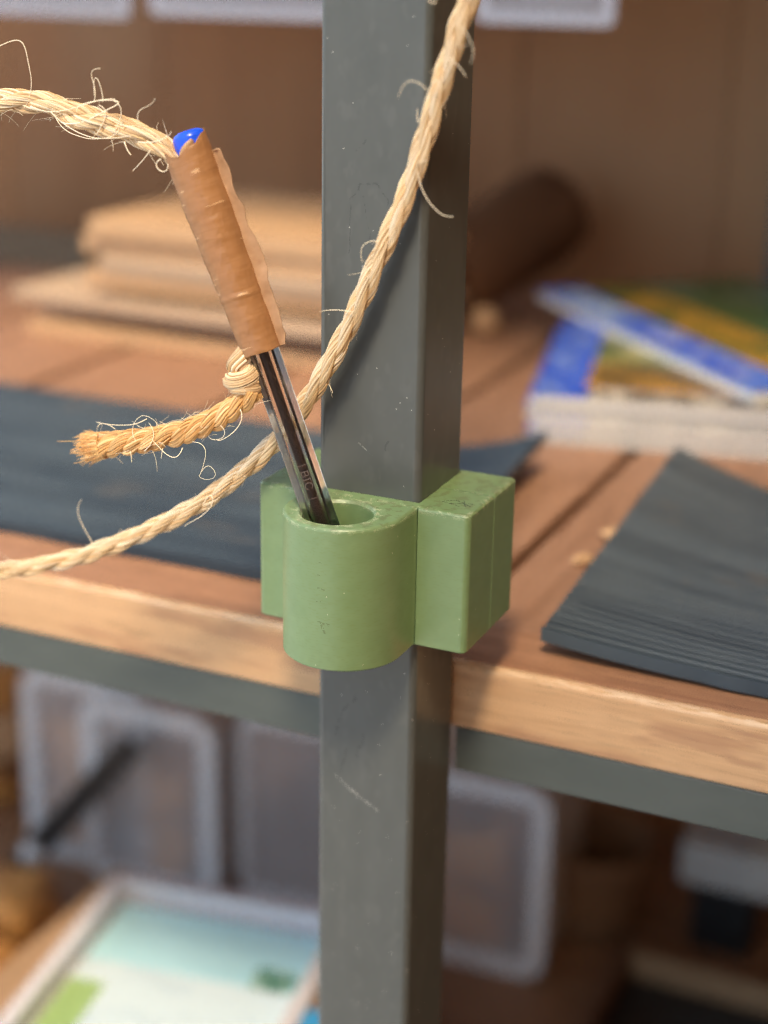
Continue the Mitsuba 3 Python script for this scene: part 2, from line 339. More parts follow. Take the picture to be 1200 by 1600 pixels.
# raised lettering in a rounded outline on the flat that faces the viewer
apo = 3.75 * math.cos(math.radians(30)) + .45
def on_flat(m):
    v, f = raw(m); a = math.radians(-86)       # normal of the flat
    nrm, tan = np.array([math.cos(a), math.sin(a), 0]), np.array([-math.sin(a), math.cos(a), 0])
    return np.array([0, 0, 1.0]) * -v[:, :1] + tan * v[:, 1:2] + nrm * (apo + .01 + v[:, 2:3]), f
letters = meshkit.text_mesh('BIC', 2.1, .12, bold=False)
letters.apply_translation([-11.2, -1.05, 0])
outline = sg.box(-12.2, -1.2, -3.9, 1.2).buffer(.45, 6); outline = outline.difference(outline.buffer(-.17))
outline = trimesh.creation.extrude_polygon(outline, .12, engine='earcut')
def mani(m):
    v, f = raw(m); return m3.Manifold(m3.Mesh(np.asarray(v, np.float32), np.asarray(f, np.uint32)))
put('barrel', along(barrel), 'barrel_clear', pen, 20, label='clear six sided barrel')
put('lettering', along(join([on_flat(outline), on_flat(letters)])), 'moulded_letter', pen, False, label='small raised letters in a rounded outline near the holder')
put('refill', along(cyl(0, 0, 1.25, 1.25, -24, 96, 32)), 'ink_tube', pen, 40)
put('tip', along(hullpts(np.vstack([ring(0, 0, 3.4, -22.2, 32), ring(0, 0, 1.0, -31, 32)]))), 'brass', pen, 40)
put('end_plug', along(revolve([(0, 101.2), (2.6, 101.1), (3.7, 100.6), (4.2, 99.9), (4.4, 99), (4.4, 90), (0, 90)][::-1], 36)), 'blue_plastic', pen, 50, label='blue plug in the end of the pen')

# the brown paper wound round the pen's upper end and the rope, its ends pinched into a fin
def wrap():
    ns, nt, nf = 190, 90, 9
    g0 = math.radians(-14)                                                # the groove where the fin leaves, right and a little to the front
    S = np.linspace(43.2, 100.7, ns)
    sheet = np.zeros((ns, nt, 3)); fin = np.zeros((ns, nf, 3))
    for i, s in enumerate(S):
        k = (s - 43.2) / 58.4
        r0 = 4.95 + .95 * min(1, k * 1.5); cx = -.35 - 1.15 * min(1, k * 1.3)
        a = g0 + np.linspace(0, 2 * math.pi, nt)
        q = np.stack([np.cos(a) * 3, np.sin(a) * 3, np.full(nt, s)], 1)
        r = r0 + .5 * (meshkit.fbm(q * [.25, .25, .16], 3, 11) - .5) + .22 * (meshkit.fbm(q * [.5, .5, .45], 3, 21) - .5) + .05 * (meshkit.noise(q * [.3, .3, 3.2], 31) - .5)
        r += .35 * math.exp(-((s - 58.5) / .7) ** 2) * meshkit.noise(q * .4, 8)
        x, y = cx + r * np.cos(a), r * np.sin(a) * .98
        top = np.exp(-((a - 4.35) / 1.25) ** 2) * (4.6 + 1.2 * meshkit.noise(q * [1.1, 1.1, 0], 15)) * k ** 12     # the torn notch where the rope goes in
        bot = .6 * (meshkit.noise(q * [.6, .6, 0], 2) - .5)
        sheet[i] = np.stack([x, y, s - top + bot * (1 - k) - 1.2 * k ** 30 * meshkit.noise(q * [.9, .9, 0], 5)], 1)
        w = 3.5 * min(1, .42 + 1.3 * k * (1 - k) + .25 * (1 - k)) * (1 + .9 * (meshkit.fbm(np.array([[s * .12, 2, 2]]), 3, 4)[0] - .5)) + .7 * (meshkit.noise(np.array([[s * .28, 3, 0]]), 6)[0] - .5) + .15 * (meshkit.noise(np.array([[s * 1.7, 3, 0]]), 6)[0] - .5)
        bend = .55 * math.sin(s * .11) + .5 * (meshkit.noise(np.array([[s * .2, 7, 1]]), 9)[0] - .5)
        u = np.linspace(0, 1, nf)
        fx = x[0] - .35 + (w + .35) * u; fy = y[0] + .75 + u * (.3 + bend) - 1.1 * u * u
        fin[i] = np.stack([fx, fy, np.full(nf, min(s, 94.6 - .4 * abs(math.sin(s))) if s > 90 else s)], 1)
    return S, sheet, fin
def solid_sheet(g, th):
    """a sheet (rows, columns, 3) given a thickness; with uv in millimetres"""
    ns, nt = g.shape[:2]
    du, dv = np.gradient(g, axis=0), np.gradient(g, axis=1)
    n = np.cross(du, dv); n /= np.linalg.norm(n, axis=2, keepdims=True) + 1e-9
    v = np.concatenate([(g + n * th / 2).reshape(-1, 3), (g - n * th / 2).reshape(-1, 3)])
    i, j = np.meshgrid(np.arange(ns - 1), np.arange(nt - 1), indexing='ij'); a = (i * nt + j).ravel()
    q = np.stack([a, a + 1, a + nt + 1, a + nt], 1); N = ns * nt
    f = [q[:, [0, 1, 2]], q[:, [0, 2, 3]], q[:, [0, 2, 1]] + N, q[:, [0, 3, 2]] + N]
    edge = np.concatenate([np.arange(nt), np.arange(1, ns) * nt + nt - 1, (ns - 1) * nt + np.arange(nt - 2, -1, -1), np.arange(ns - 2, 0, -1) * nt])
    e2 = np.roll(edge, -1)
    f += [np.stack([edge, edge + N, e2 + N], 1), np.stack([edge, e2 + N, e2], 1)]
    return v, np.vstack(f)
def put_sheet(name, g, th, mat, parent, label=None):
    v, f = solid_sheet(g, th)
    s = np.cumsum(np.concatenate([[0], np.linalg.norm(np.diff(g[:, g.shape[1] // 2], axis=0), axis=1)]))
    t = np.cumsum(np.concatenate([[0], np.linalg.norm(np.diff(g[g.shape[0] // 2], axis=0), axis=1)]))
    uv = np.stack(np.meshgrid(s, t, indexing='ij'), -1).reshape(-1, 2); uv = np.vstack([uv, uv])
    v, f = along((v, f)); key = numbered(parent + '__' + name)
    scene[key] = mikit.ply((world(v), f), mat, smooth=True, uv=uv)
    if label: labels[key] = {'label': label}
    return key
_, sheet, fin = wrap()
pw = put_sheet('paper_wrap', sheet, .16, 'kraft_paper', pen, 'brown paper wound around the top of the pen and rope')
put_sheet('flap', fin[:-8], .3, 'kraft_back', pw, 'loose paler edge of the brown paper')
# the folded lip beside the blue plug
a = np.linspace(0, 1, 14); lip = np.zeros((14, 7, 3))
for i, u in enumerate(a):
    c = np.array([-3.6 + 4.6 * u, -4.6 - .5 * math.sin(u * 3), 93.2 + 5.2 * u ** .8]); wd = 1.3 * math.sin(math.pi * (.15 + .8 * u)) + .25
    for j, b in enumerate(np.linspace(-1, 1, 7)): lip[i, j] = c + np.array([-.62, -.5 * (1 - b * b) - .15, .62]) * wd * b + np.array([0, -.5 * (1 - b * b), 0])
put_sheet('folded_lip', lip, .15, 'kraft_back', pw)

# ---------------------------------------------------------------- rope: strands of fibres
ROPE_B = [(43.38, -3.0, 135.61), (40.03, -3.3, 125.62), (34.7, -4.0, 107.98), (27.6, -5.5, 83.44), (21.9, -7.5, 68.33), (14.23, -8.7, 49.96), (4.47, -9.0, 31.59), (-6.78, -9.2, 15.51), (-19.54, -10.0, 2.55), (-34.75, -12.0, -9.38), (-60.7, -15.0, -23.8), (-80.97, -18.0, -31.41), (-106.44, -21.0, -36.7)]
ROPE_A = [(-93.77, -22.0, 97.66), (-81.73, -21.5, 99.06), (-70.03, -21.0, 99.32), (-58.73, -20.5, 96.7), (-47.59, -20.0, 94.43), (-38.51, -19.5, 92.08), (-31.8, -19.0, 88.67), (-27.9, -19.0, 81.81)]
TAIL = [(-7.91, -20.5, 30.71), (-17.77, -21.0, 22.69), (-29.24, -21.5, 16.72), (-44.01, -22.0, 12.29), (-56.9, -22.5, 9.15)]
KNOT = (-12.09, -20.0, 33.11)
KNOT_IN = (-11.23, -19.0, 40.42)
FIB_B = [[(32.84, -12.0, 87.94), (34.14, -12.0, 83.18), (38.09, -12.0, 78.92), (42.09, -12.0, 78.02)], [(34.31, -12.0, 106.88), (29.84, -12.0, 108.85), (26.95, -12.0, 104.89)], [(22.19, -12.0, 70.31), (18.22, -12.0, 68.7), (18.27, -12.0, 64.73)], [(15.43, -12.0, 52.04), (10.06, -12.0, 51.96), (6.27, -12.0, 51.07)], [(42.37, -12.0, 121.69), (44.87, -12.0, 118.25), (45.75, -12.0, 115.88), (45.06, -12.0, 113.29)], [(-26.58, -16.0, -4.96), (-23.92, -16.0, -1.8), (-24.18, -16.0, -4.58), (-30.33, -16.0, -10.19), (-32.81, -16.0, -11.9)], [(-62.59, -16.0, -23.39), (-66.16, -16.0, -17.43), (-67.64, -16.0, -13.06), (-66.14, -16.0, -9.38)], [(32.96, -9.0, 126.98), (34.6, -9.0, 126.31), (34.72, -9.0, 127.59)], [(36.81, -9.0, 106.94), (34.48, -9.0, 108.29), (31.26, -9.0, 99.25), (30.68, -9.0, 102.2)], [(15.81, -9.0, 49.37), (13.12, -9.0, 49.74), (15.77, -9.0, 52.65)], [(32.34, -9.0, 90.0), (33.67, -9.0, 90.24)], [(-67.1, -9.0, -27.33), (-68.78, -9.0, -30.0), (-70.35, -9.0, -26.31)], [(5.94, -9.0, 32.8), (7.43, -9.0, 31.61), (8.55, -9.0, 29.36)], [(38.2, -9.0, 114.28), (41.85, -9.0, 111.54), (42.87, -9.0, 109.85)]]
FIB_A = [[(-85.14, -23.5, 113.07), (-79.13, -23.5, 112.98), (-72.48, -23.5, 114.49), (-70.65, -23.5, 109.72), (-69.99, -23.5, 105.04), (-70.86, -23.5, 101.05), (-72.66, -23.5, 98.09)], [(-51.44, -23.5, 100.47), (-51.35, -23.5, 105.92), (-51.62, -23.5, 107.91), (-50.25, -23.5, 108.74), (-48.93, -23.5, 108.8)], [(-48.77, -23.5, 100.61), (-48.99, -23.5, 103.71), (-50.18, -23.5, 106.43), (-50.98, -23.5, 102.06)], [(-38.39, -23.5, 96.83), (-37.73, -23.5, 99.34), (-35.65, -23.5, 100.38), (-33.35, -23.5, 102.49)], [(-42.76, -23.5, 91.26), (-41.91, -23.5, 89.27), (-40.82, -23.5, 88.07)], [(-34.94, -23.5, 89.71), (-37.08, -23.5, 87.53), (-40.6, -23.5, 84.29)], [(-63.45, -23.5, 97.0), (-59.78, -23.5, 92.91), (-53.07, -23.5, 91.57), (-46.32, -23.5, 92.46), (-44.13, -23.5, 94.63)], [(-64.4, -23.5, 97.42), (-58.76, -23.5, 93.77), (-51.13, -23.5, 91.69), (-43.47, -23.5, 92.47), (-40.62, -23.5, 92.96)], [(-61.6, -23.5, 95.19), (-54.78, -23.5, 95.58), (-46.94, -23.5, 99.15), (-43.84, -23.5, 100.87), (-50.66, -23.5, 100.83), (-56.58, -23.5, 97.85)], [(-45.3, -23.5, 93.77), (-43.69, -23.5, 100.1), (-46.84, -23.5, 101.34), (-54.56, -23.5, 99.53)], [(-68.3, -23.5, 98.0), (-60.45, -23.5, 98.11), (-50.66, -23.5, 100.83), (-44.94, -23.5, 101.59)], [(-38.8, -23.5, 91.5), (-34.11, -23.5, 91.79), (-29.99, -23.5, 93.29), (-28.84, -23.5, 94.6)], [(-32.02, -23.5, 87.87), (-33.41, -23.5, 85.58), (-31.57, -23.5, 84.76), (-30.2, -23.5, 86.89)], [(-51.09, -23.5, 92.64), (-48.62, -23.5, 95.93), (-47.93, -23.5, 98.32), (-49.76, -23.5, 99.78)]]
FIB_T = [[(-41.02, -25.0, 13.53), (-42.26, -25.0, 17.25), (-39.33, -25.0, 20.81), (-35.79, -25.0, 20.42), (-34.29, -25.0, 18.35)], [(-39.12, -25.0, 11.13), (-35.96, -25.0, 16.01), (-37.41, -25.0, 19.32)], [(-27.21, -25.0, 13.73), (-30.23, -25.0, 10.65), (-33.14, -25.0, 12.0), (-36.02, -25.0, 14.24)], [(-33.11, -25.0, 12.88), (-33.8, -25.0, 9.95)], [(-9.76, -25.0, 26.48), (-9.63, -25.0, 23.1), (-12.7, -25.0, 19.26), (-16.52, -25.0, 17.34)], [(-15.49, -25.0, 21.45), (-14.59, -25.0, 18.99), (-17.48, -25.0, 17.38), (-19.36, -25.0, 18.33)], [(-24.23, -25.0, 15.9), (-20.5, -25.0, 10.85), (-22.14, -25.0, 7.08), (-19.56, -25.0, 9.93), (-17.49, -25.0, 7.78), (-20.23, -25.0, 6.13), (-22.33, -25.0, 7.05)], [(-43.15, -25.0, 10.55), (-43.07, -25.0, 7.52)], [(-47.93, -25.0, 16.11), (-51.94, -25.0, 16.99), (-53.64, -25.0, 15.69)], [(-37.78, -25.0, 20.15), (-43.84, -25.0, 17.74), (-53.97, -25.0, 17.07)]]
TONES = np.array([(.70, .52, .30), (.64, .45, .24), (.77, .60, .38), (.60, .39, .19), (.80, .66, .46), (.68, .47, .25)])
def coloured(parts):
    vs, fs, cs, n = [], [], [], 0
    for (v, f), c in parts:
        vs.append(v); fs.append(f + n); n += len(v)
        cs.append(np.broadcast_to(c, (len(v), 3)) if np.ndim(c) == 1 else c)
    return np.vstack(vs), np.vstack(fs), np.vstack(cs)
def put_fibres(name, parts, parent, label=None):
    v, f, c = coloured(parts)
    return put(name, (v, f), 'fibre_mat', parent, True, np.clip(c, 0, 1), label)
def bundle(c, r, n, rng, tint=(1, 1, 1), fr=None, wander=.12, twist=0.0):
    """one strand: a core and n fibres lying on it"""
    t, nn, bb = frames(c); L = np.arange(len(c)) * np.linalg.norm(c[1] - c[0])
    r = np.broadcast_to(r, len(c)); tint = np.array(tint)
    out = [(tube(c, r * .86, 10), np.array((.5, .33, .17)) * tint)]
    for k in range(n):
        p0 = 2 * math.pi * (k + rng.uniform(-.35, .35)) / n
        w = np.cumsum(rng.normal(0, 1, len(c))); w = np.convolve(w, np.ones(31) / 31, 'same'); w = w / (np.abs(w).max() + 1e-6)
        ph = p0 + twist * L + .35 * w
        rr = r * (.90 + rng.uniform(-.04, .06)) + wander * rng.uniform(.1, 1) * np.maximum(0, np.convolve(rng.normal(0, 1, len(c)), np.ones(25) / 5, 'same')) * .35
        q = c + rr[:, None] * (np.cos(ph)[:, None] * nn + np.sin(ph)[:, None] * bb)
        i0, i1 = 0, len(c)
        if rng.random() < .45:
            i0 = int(rng.uniform(0, .5) * len(c)); i1 = min(len(c), i0 + int(rng.uniform(.3, .8) * len(c)))
        if i1 - i0 < 8: continue
        tone = TONES[rng.integers(len(TONES))] * rng.uniform(.86, 1.1) * tint
        rad = rng.uniform(.13, .27) * (r[0] / 1.6) ** .5
        out.append((tube(q[i0:i1], rad, 5, squash=1.5), tone))
    return out
def rope(name, pts, R, pitch, rng, label, tint=(1, 1, 1), swell=None, phase=0.0):
    c = spline(pts, .55); t, n, b = frames(c)
    s = np.arange(len(c)) * np.linalg.norm(c[1] - c[0])
    sw = np.ones(len(c)) if swell is None else swell(s / s[-1])
    key = name
    for k in range(3):
        th = -2 * math.pi * (s / pitch) + 2 * math.pi * k / 3 + phase + .25 * np.sin(s * .07 + k)
        a = R * .5 * sw * (1 + .05 * np.sin(s * .21 + 2 * k))
        q = c + a[:, None] * (np.cos(th)[:, None] * n + np.sin(th)[:, None] * b)
        put_fibres('strand', bundle(q, R * .53 * sw, 30, rng, np.array(tint) * rng.uniform(.95, 1.05), twist=.22), key)
    return c, t, n, b
def hairs(parent, c, R, count, rng, tone=1.0, longest=6.0):
    out = []
    t, n, b = frames(c)
    for _ in range(count):
        i = rng.integers(2, len(c) - 2); a = rng.uniform(0, 2 * math.pi)
        o = math.cos(a) * n[i] + math.sin(a) * b[i]; L = rng.uniform(.15, 1) ** 2 * longest
        d = t[i] * rng.choice([-1, 1]) * rng.uniform(.4, 1.2) + o * rng.uniform(.15, .6); curl = rng.normal(0, .5, 3)
        u = np.linspace(0, 1, 7)[:, None]
        q = c[i] + o * R * .93 + d * L * u + (o * .2 + curl) * L * .5 * u * u
        out.append((tube(q, np.linspace(.075, .04, 7), 4), np.array((.88, .76, .56)) * tone * rng.uniform(.8, 1.1)))
    k = put_fibres('fuzz', out, parent); labels[k] = {'kind': 'stuff'}
def stray(parent, lists, rng, rad=.13, tone=(.88, .76, .56)):
    for i, p in enumerate(lists):
        q = spline(p, .5); r = rad * rng.uniform(.75, 1.35)
        u = np.linspace(0, 1, len(q))
        q = q + np.stack([meshkit.noise(np.stack([u * len(q) * .12, u * 0 + k, u * 0 + i], 1), k) - .5 for k in range(3)], 1) * .25
        put_fibres('fibre', [(tube(q, r * (1 - .45 * u), 6), np.array(tone) * rng.uniform(.9, 1.1))], parent)

rng = np.random.default_rng(7)
rb = thing('hanging_rope', 'thin cream twisted rope crossing in front of the grey post', 'rope')
cb, *_ = rope(rb, ROPE_B, 2.45, 31.0, rng, '')
hairs(rb, cb, 2.45, 130, rng, longest=4.5)
stray(rb, FIB_B, rng)

ra = thing('pen_rope', 'cream rope tied to the pen under brown paper, with a frayed orange end', 'rope')
ca, *_ = rope(ra, ROPE_A, 2.9, 36.0, rng, '', swell=lambda u: 1 + .16 * np.exp(-((u - .6) / .13) ** 2) - .22 * np.clip((u - .78) / .2, 0, 1), phase=1.2)
hairs(ra, ca, 3.2, 130, rng)
stray(ra, FIB_A, rng, .15)
# the tail below the paper: tightly laid, more orange, frayed at its end
TINT = (1.05, .86, .60)
ct, *_ = rope(ra, TAIL, 3.35, 15.0, rng, '', tint=TINT, swell=lambda u: .84 + .22 * u)
hairs(ra, ct, 3.4, 150, rng, .95, 6.0)
stray(ra, FIB_T, rng, .12)
def fray():
    out = []; c = spline(TAIL, .55); t, n, b = frames(c); e, te, ne, be = c[-1], t[-1], n[-1], b[-1]
    for _ in range(800):
        a, q = rng.uniform(0, 2 * math.pi), math.sqrt(rng.uniform(0, 1)); o = math.cos(a) * ne + math.sin(a) * be
        L = rng.uniform(3.5, 6.3) if rng.random() < .93 else rng.uniform(7, 10); u = np.linspace(0, 1, 7)[:, None]
        p = e - te * 3.5 + o * q * 3.7 + te * (L * u) + o * q * L * rng.uniform(-.05, .16) * u ** 1.4 + rng.normal(0, .35, 3) * u * u * L * .35
        out.append((tube(p, np.linspace(.17, .08, 7), 4), TONES[rng.integers(len(TONES))] * (1.08, .92, .66) * rng.uniform(.85, 1.15)))
    k = put_fibres('frayed_end', out, ra, 'frayed orange brush of fibres at the cut end'); labels[k]['kind'] = 'stuff'
fray()
# the knot: a strand that comes out of the paper and turns round the tail
K = np.array(KNOT); KI = np.array(KNOT_IN); tdir = np.array(TAIL[0]) - np.array(TAIL[1]); tdir = tdir / np.linalg.norm(tdir)
kz = np.array([.25, -.15, .95]); kz = kz / np.linalg.norm(kz); kx = np.array([.913, .408, 0]); kx -= kz * (kx @ kz); kx /= np.linalg.norm(kx); ky = np.cross(kz, kx)
path = [KI + [.2, 0, 3], KI + [-.4, -.3, -1.2]]
for j in range(11):
    a = math.radians(150 - 68 * j); path.append(K + kx * (2.4 + .5 * math.sin(j * 1.7)) * math.cos(a) + ky * 2.5 * math.sin(a) + kz * (2.6 - .5 * j + 1.1 * math.sin(j * .9)) + kx * .12 * j)
path.append(np.array(TAIL[0]) + [-.5, .5, .5])
put_fibres('knot', bundle(spline(path, .5), 2.35, 44, rng, (1.03, 1.04, 1.08), twist=.05, wander=.25), ra, 'pale knot under the brown paper')

# ---------------------------------------------------------------- ribbed rubber mats on the shelf
def mat(x0, x1, y0, y1, lift, pitch=4.0, seed=0, dx=4.0):
    xs = np.arange(x0, x1 + .1, dx); ys = np.arange(y0, y1, pitch / 12)
    X, Y = np.meshgrid(xs, ys, indexing='ij')
    h = lift(X, Y); rib = np.minimum(1, 1.35 * np.abs(np.sin(Y * math.pi / pitch))) * 2.0
    wob = .5 * (meshkit.fbm(np.stack([X * .02, Y * .12, X * 0], -1), 3, seed) - .5)
    e = .5 * (meshkit.noise(np.stack([Y * .6, X * 0, X * 0], -1), seed + 3) - .5) * (np.abs(X - x0) < dx * .5)
    e2 = .8 * (meshkit.noise(np.stack([X * .25, Y * 0 + 2, X * 0], -1), seed + 5) - .5) * (np.abs(Y - y0) < pitch * .5)
    top = np.stack([X + e, Y + e2, h + rib + wob], -1); bot = np.stack([X + e, Y + e2, h - 2.2 + wob], -1)
    ns, nt = X.shape; N = ns * nt
    i, j = np.meshgrid(np.arange(ns - 1), np.arange(nt - 1), indexing='ij'); a = (i * nt + j).ravel()
    q = np.stack([a, a + nt, a + nt + 1, a + 1], 1)
    f = [q[:, [0, 1, 2]], q[:, [0, 2, 3]], q[:, [0, 2, 1]] + N, q[:, [0, 3, 2]] + N]
    edge = np.concatenate([np.arange(ns) * nt, (ns - 1) * nt + np.arange(1, nt), np.arange(ns - 2, -1, -1) * nt + nt - 1, np.arange(nt - 2, 0, -1)]); e3 = np.roll(edge, -1)
    f += [np.stack([edge, edge + N, e3 + N], 1), np.stack([edge, e3 + N, e3], 1)]
    return np.vstack([top.reshape(-1, 3), bot.reshape(-1, 3)]), np.vstack(f)
def lift_r(X, Y):
    k = (Y - 46) / 150
    return -56.2 + (4.5 + 15.0 * np.clip(k, 0, 1) ** 1.1) * np.clip(1 - (X - 52) / 95, 0, 1) ** 2
def lift_l(X, Y):
    k = (Y - 60) / 150
    return -56.2 + (.5 + 13.0 * np.clip(k, 0, 1) ** 1.5) * np.clip(1 - (-5 - X) / 60, 0, 1) ** 2
tag(put('rubber_mat', mat(51, 330, 45, 196, lift_r), 'mat_rubber', None, 50), 'black ribbed rubber mat with one corner curling up, below the magazines', 'mat')
tag(put('rubber_mat', mat(-640, -5, 59, 213, lift_l, seed=4, dx=5.0), 'mat_rubber', None, 40), 'wide dark rubber mat lying behind the pen and rope', 'mat')

# ---------------------------------------------------------------- magazines
def cover(base, bands):
    """print on a cover: flat bands and blotchy pictures laid out in the cover's own millimetres (uv)"""
    def fn(p, n, uv):
        u, v = uv.x, uv.y; c = mi.Color3f(*base)
        for (u0, u1, v0, v1, a, b, sc) in bands:
            inside = (u > u0) & (u < u1) & (v > v0) & (v < v1)
            t = smoothstep(.42, .58, fbm(u * sc, v * sc, 5.0 + sc, octaves=3))
            c = dr.select(inside, mix(a, b, t), c)
        return c
    return proc(fn)
BLUE, WHITE = (.03, .10, .60), (.62, .68, .80)
bsdf('cover_blue', base_color=cover(BLUE, [(0, 19, 0, 400, BLUE, (.12, .21, .62), .12), (24, 400, 0, 16, (.10, .085, .06), (.55, .50, .40), .25), (22, 400, 17, 60, (.16, .10, .03), (.52, .28, .05), .06), (22, 400, 60, 300, (.10, .13, .04), (.30, .28, .10), .05)]), roughness=.35, specular=.5)
bsdf('cover_garden', base_color=cover((.08, .10, .03), [(0, 400, 0, 25, BLUE, (.10, .20, .68), .09), (12, 80, 3, 22, (.16, .28, .66), (.42, .56, .74), .07), (100, 190, 8, 17, BLUE, (.40, .46, .76), .16), (0, 400, 25, 60, (.40, .24, .03), (.09, .12, .02), .045), (0, 400, 60, 120, (.07, .13, .035), (.14, .20, .10), .04), (0, 400, 120, 300, (.10, .16, .09), (.20, .26, .18), .05)]), roughness=.35, specular=.5)
bsdf('cover_green', base_color=cover((.14, .21, .15), [(0, 400, 30, 60, (.10, .15, .06), (.22, .27, .20), .05)]), roughness=.4, specular=.5)
def flat_uv(key_name, v, f, mat, parent, o, ux, vx):
    d = v - np.asarray(o); uv = np.stack([d @ np.asarray(ux), d @ np.asarray(vx)], 1)
    key = numbered(parent + '__' + key_name); scene[key] = mikit.ply((world(v), f), mat, smooth=False, uv=uv); return key
def magazine(name, label, o, deg, w, d, z, th, mat, group=None):
    """w along its own x, d along its own y, corner o, lying at height z"""
    t = thing(name, label, 'magazine', group)
    a = math.radians(deg); ux, vx = np.array([math.cos(a), math.sin(a), 0]), np.array([-math.sin(a), math.cos(a), 0])
    place = lambda m: rot(m, (o[0], o[1], 0), ux, vx, (0, 0, 1))
    put('pages', place(rbox(.8, w - .8, .8, d - .8, z + .35, z + th - .4, .3, 4)), 'pages', t)
    v, f = place(rbox(0, w, 0, d, z + th - .38, z + th, .15, 4)); flat_uv('cover', v, f, mat, t, (o[0], o[1], 0), ux, vx)
    v, f = place(rbox(0, w, 0, d, z, z + .33, .15, 4)); flat_uv('back_cover', v, f, 'pages', t, (o[0], o[1], 0), ux, vx)
    return t
for k, (dx, dd, lab) in enumerate(((0, 0, 'lowest white magazine of the stack behind the curling mat'), (1.5, -.6, 'second magazine from the bottom of the stack on the right'), (-.8, .7, 'third magazine from the bottom of the stack on the right'), (.6, 0, 'magazine with a blue left border, top of the straight stack'))):
    magazine('magazine', lab, (-27 + dx, 249.5 + abs(dx) * .4), 12.5 + dd, 205, 148, -58.7 + 5.3 * k, 5.25, 'cover_blue', 'magazines stacked on the right of the shelf')
magazine('magazine', 'slanted magazine with a blue and white band lying across the stack', (-87, 433), -46.2, 215, 128, -37.3, 5.0, 'cover_garden', 'magazines stacked on the right of the shelf')

# ---------------------------------------------------------------- things at the back of the shelf
lg = thing('brown_log', 'short dark brown log leaning on the back wall behind the post', 'log')
pr = [(0, 0), (22, .3), (25, 2), (27, 30), (26, 50), (27, 75), (26, 88), (24, 90), (0, 90.4)]
v, f = revolve([(r, h) for r, h in pr], 36); v = v + (meshkit.fbm(v * .05, 3, 9)[:, None] - .5) * 6 * np.sign(v + .01) * [1, 1, 0]
ax = np.array([.40, .84, .36]); ax /= np.linalg.norm(ax); b1 = np.cross(ax, [0, 0, 1]); b1 /= np.linalg.norm(b1); b2 = np.cross(b1, ax)
put('body', rot((v, f), (-138, 428, -32), b1, b2, ax), bsdf('log_wood', base_color=proc(lambda p, n, uv: mix((.15, .065, .024), (.07, .028, .010), fbm(p.x * 60, p.y * 60, p.z * 30))), roughness=.7), lg, 50)
tag(put('light_spot_ball', shift(trimesh.creation.icosphere(3, 8.0), (-113, 424, -50.8)), 'pale_board', None, True), 'small pale ball added for a light spot between the post and the dark log', 'ball')  # pale ball added to stand for a bright spot by the log

boards = [(-345, -126, 312, 428, -58.7, -51.7, 1, 'pale board at the very bottom of the pile on the left'),
          (-262, -131, 322, 428, -51.4, -46.4, -1.5, 'short dark board put in for a shadow recess low in the pile'),  # dark wood here stands for the shade in a recess of the pile
          (-338, -128, 315, 428, -46.1, -41.1, 1, 'thin pale board jutting out left, third from the bottom of the pile'),
          (-352, -126, 311, 428, -40.8, -34.3, -1.5, 'longest pale board of the pile, jutting out furthest left'),
          (-276, -131, 323, 428, -34.0, -30.0, 1, 'thin dark board in the middle of the pile, put in for a shaded gap'),  # another dark board painted in place of a shaded gap
          (-306, -131, 313, 428, -29.7, -20.7, -0.5, 'thick pale board just above the thin dark one'),
          (-296, -133, 311, 428, -20.4, -12.4, -1.5, 'pale board third from the top of the pile'),
          (-308, -128, 314, 428, -12.1, -3.1, -1.5, 'pale board second from the top of the pile'),
          (-300, -133, 308, 428, -2.8, 7.2, -0.5, 'pale board lying on top of the pile')]
for (x0, x1, y0, y1, z0, z1, dg, lab) in boards:
    m = turn(rbox(x0 + 15, x1, y0, y1, z0, z1, 1.0, 5), dg, (x0, y0))
    tag(put('wooden_board', m, 'dark_board' if 'short dark' in lab or 'thin dark board in' in lab else 'grey_board' if 'third' in lab or 'longest' in lab else 'pale_board', None), lab, 'board', 'boards piled at the left of the shelf')
bsdf('crate_wood', base_color=(.15, .105, .06), roughness=.65)
cr = thing('shallow_tray', 'shallow dull brown wooden tray in the back corner left of the boards', 'tray')
put('front_slat', rbox(-530, -398, 468, 476, -58.7, -35, 1, 4), 'crate_wood', cr)
put('side_slat', rbox(-405, -398, 476.3, 545, -58.7, -35, 1, 4), 'crate_wood', cr)

# ---------------------------------------------------------------- clear plastic packs
scene['haze_film'] = {'type': 'blendbsdf', 'weight': .2, 'a': {'type': 'thindielectric', 'int_ior': 1.5}, 'b': {'type': 'twosided', 'b': {'type': 'diffuse', 'reflectance': {'type': 'rgb', 'value': [.72, .74, .76]}}}}
scene['milky_film'] = {'type': 'blendbsdf', 'weight': .35, 'a': {'type': 'thindielectric', 'int_ior': 1.5}, 'b': {'type': 'twosided', 'b': {'type': 'diffuse', 'reflectance': {'type': 'rgb', 'value': [.78, .79, .80]}}}}
scene['milky_rim'] = {'type': 'blendbsdf', 'weight': .6, 'a': {'type': 'thindielectric', 'int_ior': 1.5}, 'b': {'type': 'twosided', 'b': {'type': 'diffuse', 'reflectance': {'type': 'rgb', 'value': [.84, .87, .89]}}}}
bsdf('lilac_rim', base_color=(.62, .60, .63), roughness=.3, specular=.6)
bsdf('grey_print', base_color=proc(lambda p, n, uv: mix((.36, .33, .34), (.50, .47, .48), smoothstep(.4, .6, noise(p.x * 34, 2.0)))), roughness=.5)
def loop(w, h, r, t, depth):
    o = sg.box(r, r, w - r, h - r).buffer(r, 8)
    return trimesh.creation.extrude_polygon(o.difference(o.buffer(-t)), depth, engine='earcut'), trimesh.creation.extrude_polygon(o.buffer(-t * .5), .35, engine='earcut')
